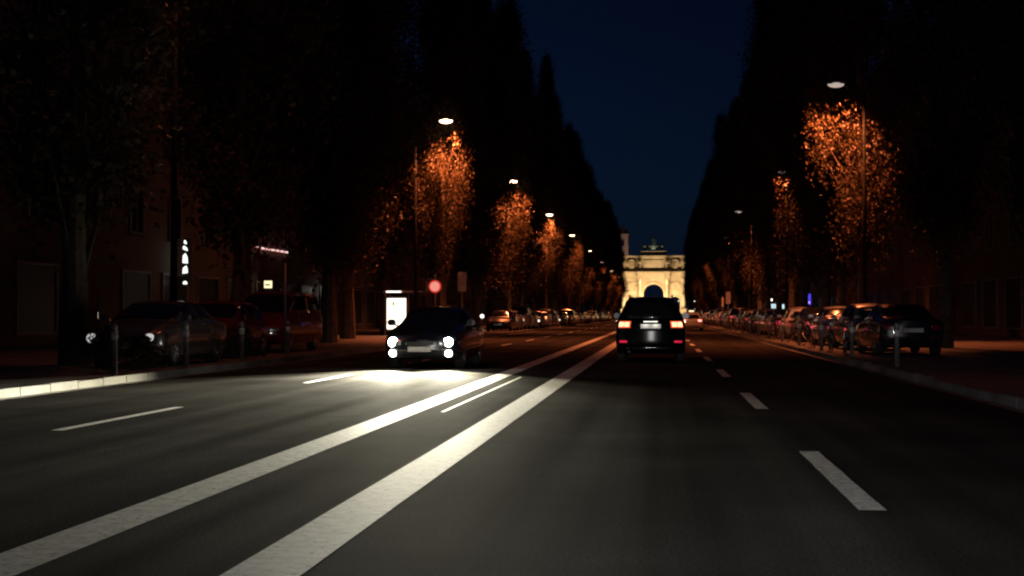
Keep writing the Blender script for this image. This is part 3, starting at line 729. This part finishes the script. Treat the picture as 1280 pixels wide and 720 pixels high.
for i in range(32):
    y = 91 + 5.9 * i + random.uniform(-.2, .2)
    lit = 'H' if i in (9, 16, 19, 20, 21, 26, 27) else ('h' if i in (2, 4, 7, 8) else '')  # headlamp glow put on some parked cars as painted glints
    park(seqL[i], -11.0 + random.uniform(-.15, .15), y, math.pi + random.uniform(-.02, .02), ZP, '%s parked along the far left kerb, %s in the row' % (pk[seqL[i]][2], nth(i)), 'cars parked along the far left kerb', lit)
seqR = [0, 2, 5, 0, 3, 0, 5, 2, 0, 2, 0, 3, 4, 5, 2, 0, 3, 1, 5, 2, 4, 0, 3, 2, 5, 1, 0, 2, 3, 4, 5, 0]
for i in range(32):
    y = 38.5 + 6.1 * i + random.uniform(-.25, .25)
    lit = 't' if i % 3 != 1 and i > 2 else ''  # tail glow put on parked cars in place of reflected headlight
    park(seqR[i], 6.65 + random.uniform(-.15, .15), y, random.uniform(-.02, .02), ZP, '%s parked beyond the right kerb, %s in the row' % (pk[seqR[i]][2], nth(i)), 'cars parked beyond the right kerb', lit)

# ------------------------------------------------------------------ bollards
def bollard(label, group, loc, h=.95):
    t = thing('bollard', label, 'bollard', loc, 0, group)
    obj('post', L([(.055, 0), (.055, h - .1), (.06, h - .09), (.06, h - .03), (.03, h)], n=14), 'galvanised', t, True)
    obj('reflective_band', L([(.064, h - .3), (.064, h - .16)], n=14), 'plate_white', t, True)
    return t
bp = None
for i in range(22):
    y = 29.2 + 6.7 * i; x = KR + .42; lb = 'thin grey bollard with a pale band on the right kerb, %s from the camera' % nth(i)
    if bp is None: bp = bollard(lb, 'bollards along the right kerb', (x, y, .12))
    else: c = copy_tree(bp); c.location = (x, y, .12); c['label'] = lb
for i, y in enumerate((23.5, 27.2, 31, 35)):
    c = copy_tree(bp); c.location = (KL - .45, y, .12); c['label'] = 'grey bollard on the left kerb in front of the parked cars, %s from the camera' % nth(i); c['group'] = 'bollards along the left kerb'

# ------------------------------------------------------------------ bicycles along the right kerb
def bicycle(label, loc, rz):
    t = thing('bicycle', label, 'bicycle', loc, rz, 'bicycles parked between the bollards on the right kerb')
    for y in (-.52, .52):
        b = bmesh.new()
        for k in range(28):
            a = 2 * math.pi * k / 28; a2 = 2 * math.pi * (k + 1) / 28
            tube(b, (0, y + .33 * math.cos(a), .34 + .33 * math.sin(a)), (0, y + .33 * math.cos(a2), .34 + .33 * math.sin(a2)), .016, n=6)
        wl = obj('wheel', b, 'rubber', t)
        b = bmesh.new()
        for k in range(12): tube(b, (0, y, .34), (0, y + .315 * math.cos(k * math.pi / 6), .34 + .315 * math.sin(k * math.pi / 6)), .003, n=4)
        tube(b, (-.04, y, .34), (.04, y, .34), .02); obj('spokes', b, 'chrome', wl)
        b = bmesh.new(); tube(b, (-.025, y, .52), (.025, y, .52), .012) ; tube(b, (0, y - .36, .42), (0, y - .36, .62), .02); tube(b, (0, y - .36, .62), (0, y, .7), .02); obj('mudguard', b, 'silver_paint', t)
    b = bmesh.new()
    for p, q, r_ in (((0, -.52, .34), (0, -.05, .3), .014), ((0, -.05, .3), (0, -.2, .82), .016), ((0, -.52, .34), (0, -.17, .72), .011), ((0, -.05, .3), (0, .34, .76), .018), ((0, -.16, .7), (0, .33, .84), .016), ((0, .36, .72), (0, .31, .98), .016), ((0, .36, .72), (0, .52, .34), .014)): tube(b, p, q, r_)
    obj('frame', b, 'dark_paint', t)
    b = bmesh.new(); tube(b, (-.28, .22, 1.02), (-.12, .33, 1.0), .013); tube(b, (-.12, .33, 1.0), (.12, .33, 1.0), .013); tube(b, (.12, .33, 1.0), (.28, .22, 1.02), .013); obj('handlebar', b, 'chrome', t)
    obj('saddle', B(-.07, .07, -.36, -.08, .84, .9, bev=.025), 'black_plastic', t)
    obj('rear_reflector', B(-.03, .03, -.56, -.54, .68, .75, bev=.005), 'reflector_glow', t)
    obj('front_lamp', L([(.03, .38), (.04, .44)], n=12, axis='Y', off=(0, 0, .84)), 'lamp_clear', t)
    return t
bk = None
for i, y in enumerate((38.6, 41.5, 46.0, 48.4, 54.2, 59.6, 61.8, 67.4, 74.5, 81.0)):
    lb = 'dark city bicycle parked by the bollards on the right kerb, %s from the camera' % nth(i)
    if bk is None: bk = bicycle(lb, (5.35, y, .12), .12); c = bk
    else: c = copy_tree(bk); c['label'] = lb
    c.location = (5.3 + random.uniform(-.06, .1), y, .12); c.rotation_euler = (random.uniform(-.03, .03), R(random.uniform(-9, 9)), random.uniform(-.25, .25) + (math.pi if i % 3 == 1 else 0))

# ------------------------------------------------------------------ shrubs between the posts
def shrub(x, y, h, r, label, group):
    t = thing('shrub', label, 'shrub', (x, y, .12), 0, group); rnd = random.Random(int(x * 31 + y * 17))
    b = bmesh.new()
    for k in range(7):
        a = rnd.uniform(0, 6.3); tube(b, (0, 0, 0), (r * .6 * math.cos(a), r * .6 * math.sin(a), h * rnd.uniform(.5, .85)), .018, .006, 5)
    obj('stem', b, 'bark', t)
    vs = []; fs = []
    for _ in range(1500):
        a = rnd.uniform(0, 6.3); z = h * rnd.uniform(.06, 1); rr = r * math.sqrt(rnd.random()) * (1 - (z / h) ** 3) ** .5 * (.8 + .3 * math.sin(3 * a + z * 5))
        p = Vector((rr * math.cos(a), rr * math.sin(a), z)); s = rnd.uniform(.02, .045)
        nrm = Vector((rnd.gauss(0, 1), rnd.gauss(0, 1), rnd.gauss(0, 1))).normalized(); u_ = nrm.orthogonal().normalized(); v_ = nrm.cross(u_); k = len(vs)
        vs += [p + u_ * s, p + v_ * s * .6, p - u_ * s, p - v_ * s * .6]; fs.append((k, k + 1, k + 2, k + 3))
    mesh('foliage', vs, fs, 'hedge_leaf', t)
for i, (x, y, h, r) in enumerate(((-10.7, 24.6, .9, .5), (-10.6, 26.0, .7, .5), (-10.75, 30.2, .9, .55), (-10.6, 32.6, .8, .5))):
    shrub(x, y, h, r, 'low dark shrub on the left kerb strip, %s from the camera' % nth(i), 'shrubs on the left kerb strip')

# ------------------------------------------------------------------ signs
def sign_post(x, y, h, label, nm='road_sign', r=.035):
    t = thing(nm, label, 'road sign', (x, y, .12)); obj('pole', T((0, 0, 0), (0, 0, h), r, n=12), 'galvanised', t, True); return t
t = sign_post(-10.35, 60, 3.0, 'glowing round red-bordered sign on a post by the left kerb')
dk = obj('sign_disc', L([(.30, -.07), (.30, -.045)], n=32, axis='Y', off=(0, 0, 2.44)), 'sign_lit_red', t)
obj('sign_centre', L([(.225, -.082), (.225, -.071)], n=32, axis='Y', off=(0, 0, 2.44)), 'sign_lit_round', dk)
obj('side_panel', B(-.42, -.33, -.06, -.03, 2.17, 2.70), 'sign_back', t)
obj('bracket', B(-.55, .02, -.03, .03, 2.76, 2.82), 'galvanised', t)
t = sign_post(-10.6, 70, 3.45, 'plain grey rectangular sign on a tall post right of the round sign')
obj('sign_panel', B(-.22, .22, -.06, -.036, 2.4, 3.42, bev=.01), 'sign_back', t)
obj('frame', B(-.24, .24, -.035, -.02, 2.38, 3.44), 'galvanised', t)
t = sign_post(5.0, 98, 2.9, 'narrow pale rectangular sign on a post beyond the right kerb')
obj('sign_panel', B(-.17, .17, -.06, -.036, 1.95, 2.82, bev=.01), 'sign_back', t)
t = sign_post(6.0, 128, 2.9, 'small slim pale sign on a post farther along the right kerb')
obj('sign_panel', B(-.1, .1, -.06, -.036, 1.9, 2.8, bev=.01), 'sign_back', t)
t = sign_post(-10.6, 36.4, 2.6, 'bare thin post standing behind the dark red van'); t['category'] = 'post'; t.name = 'post'

# signs on the left facade
t = thing('vertical_sign', 'upright sign of glowing white marks on the left building wall', 'sign', (-22.4, 60.5, 2.7))
obj('sign_panel', B(-.04, .04, -.35, .35, -.1, 2.2), 'black_plastic', t); obj('bracket', B(-.6, -.041, -.03, .03, 1.7, 1.78), 'galvanised', t)
for k, (z, hh, ww, sl) in enumerate(((0, .16, .22, 0), (.52, .36, .26, .04), (1.0, .48, .26, -.02), (1.62, .2, .24, -.09), (1.92, .18, .14, -.05))):
    b = bmesh.new(); vs = []
    for yy in (-.372, -.352):
        for (px, pz) in ((-.5, 0), (.5, 0), (.42, .6), (.1 + sl * 3, 1), (-.42, .75)): vs.append(b.verts.new((px * ww, yy, z + pz * hh + px * sl)))
    b.faces.new(vs[:5]); b.faces.new(vs[5:][::-1])
    for q in range(5): b.faces.new((vs[q], vs[5 + q], vs[5 + (q + 1) % 5], vs[(q + 1) % 5]))
    obj('letter', b, 'letters_lit', t)
t = thing('fascia_lights', 'thin red and white light strip above a shopfront behind the left trees', 'light strip', (-22.9, 75.5, 5.1))
obj('strip', B(-.06, .06, -3.1, 3.1, -.03, .03), 'neon_red', t)
for k in range(7): obj('lamp', B(.061, .13, -2.9 + k * .95, -2.45 + k * .95, -.05, .05), 'neon_white', t)
def box_sign(x, y, z, wd, hh, m, label):
    t = thing('shop_sign', label, 'sign', (x, y, z))
    obj('housing', B(-wd / 2 - .04, wd / 2 + .04, -.08, .08, -hh / 2 - .04, hh / 2 + .04, bev=.015), 'galvanised', t)
    obj('lit_face', B(-wd / 2, wd / 2, -.1, -.081, -hh / 2, hh / 2), m, t)
    obj('bracket', B(-wd / 2 - .35, -wd / 2 - .041, -.03, .03, -.03, .03), 'galvanised', t)
    return t
t = box_sign(-22.4, 73.5, 3.0, .46, .42, 'sign_yellow_lit', 'small yellowish lit sign on the left building, above the dark red van')
obj('dark_mark', B(-.16, .12, -.104, -.1005, -.06, .02), 'black_plastic', t)
box_sign(-22.5, 87.5, 2.95, .52, .44, 'strip_lit', 'small square white lit sign between the van and the thin tree trunk')
# bus shelter with lit poster
t = thing('bus_shelter', 'glass bus shelter with a bright lit poster behind the oncoming car', 'bus shelter', (-14.2, 70, .12))
obj('roof', B(-.7, 1.5, -.2, 3.6, 2.33, 2.43, bev=.02), 'galvanised', t)
for x, y in ((-.62, 0), (.66, 0), (-.62, 3.4), (1.3, 3.4)): obj('post', T((x, y, 0), (x, y, 2.32), .035, n=10), 'galvanised', t)
obj('back_pane', B(-.64, -.62, .1, 3.3, .3, 2.1), 'glass', t)
pc = obj('poster_case', B(-.56, .6, -.1, .1, .25, 2.12, bev=.02), 'galvanised', t)
obj('poster', B(-.50, .54, -.115, -.101, .36, 2.02), 'poster_lit', pc)
b = bmesh.new(); box(b, -.22, -.06, -.119, -.1155, 1.62, 1.84); box(b, -.16, -.1, -.119, -.1155, 1.2, 1.6); obj('poster_print', b, 'poster_ink', pc)
obj('light_strip', B(-.52, .3, -.235, -.201, 2.34, 2.42), 'strip_lit', t)
obj('bench', B(-.5, -.1, .6, 2.8, .42, .47, bev=.01), 'bark', t)
# right side: kiosk, blue sign
t = thing('kiosk', 'small kiosk with a cold white lit sign and awning among the right trees', 'kiosk', (13.5, 160, .12))
obj('wall', B(-1.6, 1.9, 0, 2.6, 0, 2.6), 'stucco_grey', t); obj('roof', B(-1.8, 2.1, -.2, 2.8, 2.601, 2.75), 'galvanised', t)
s_ = obj('lit_sign', B(-.85, .3, -.1, -.005, 1.95, 2.45), 'sign_cold_lit', t)
b = bmesh.new()
for x in (-.72, -.36, 0.0):
    box(b, x, x + .05, -.104, -.1005, 2.03, 2.37)
    for z in (2.03, 2.18, 2.33): box(b, x + .051, x + .2, -.104, -.1005, z, z + .04)
obj('sign_lettering', b, 'black_plastic', s_)
obj('lit_door', B(1.05, 1.3, -.05, -.003, 1.75, 2.4), 'sign_cold_lit', t)
obj('awning', B(.35, 3.0, -1.4, -.006, 1.6, 1.66), 'sign_back', t)
for x in (-.2, .55):
    b = bmesh.new(); bmesh.ops.create_uvsphere(b, u_segments=12, v_segments=8, radius=.14)
    for v in b.verts: v.co += Vector((x, -.2, 2.95))
    obj('roof_lamp', b, 'strip_lit', t, True)
t = thing('light_sign', 'deep blue glowing upright sign on a post right of the kiosk', 'sign', (14.35, 130, .12))
obj('post', T((0, 0, 0), (0, 0, 2.2), .05), 'galvanised', t); obj('housing', B(-.22, .22, -.1, .1, 2.1, 3.25, bev=.03), 'black_plastic', t)
obj('added_side_shield', B(.221, .26, -.55, .1, 2.1, 3.25), 'black_plastic', t)  # added fin, keeps the blue glow from mirroring in the facade
f = obj('blue_face', B(-.2, .2, -.13, -.101, 2.14, 3.2), 'sign_blue_lit', t); obj('bright_spot', L([(.11, -.15), (.11, -.131)], n=14, axis='Y', off=(.03, 0, 2.35)), 'sign_blue_core', f)

# small globe lamps along the far pavements
def globe(x, y, z, label, m='white_glow_dim'):
    t = thing('globe_lamp', label, 'lamp', (x, y, .12)); obj('pole', T((0, 0, 0), (0, 0, z - .12 - .12), .04, n=8), 'galvanised', t)
    b = bmesh.new(); bmesh.ops.create_uvsphere(b, u_segments=14, v_segments=8, radius=.17)
    for v in b.verts: v.co.z += z - .12
    obj('globe', b, m, t, True)
globe(-14.0, 103, 1.15, 'small white lamp on a low post, right of the round red sign')
globe(-15.2, 252, 5.6, 'pale globe lamp on a pole left of the arch, highest one')
globe(-14.5, 290, 3.5, 'pale globe lamp on a pole left of the arch, below the highest one')
globe(5.2, 370, 5.2, 'bright globe lamp in front of the right end of the arch')
globe(8.6, 330, 4.7, 'pale globe lamp right of the arch, upper of two')
globe(9.4, 360, 2.9, 'pale globe lamp right of the arch, lower of two')
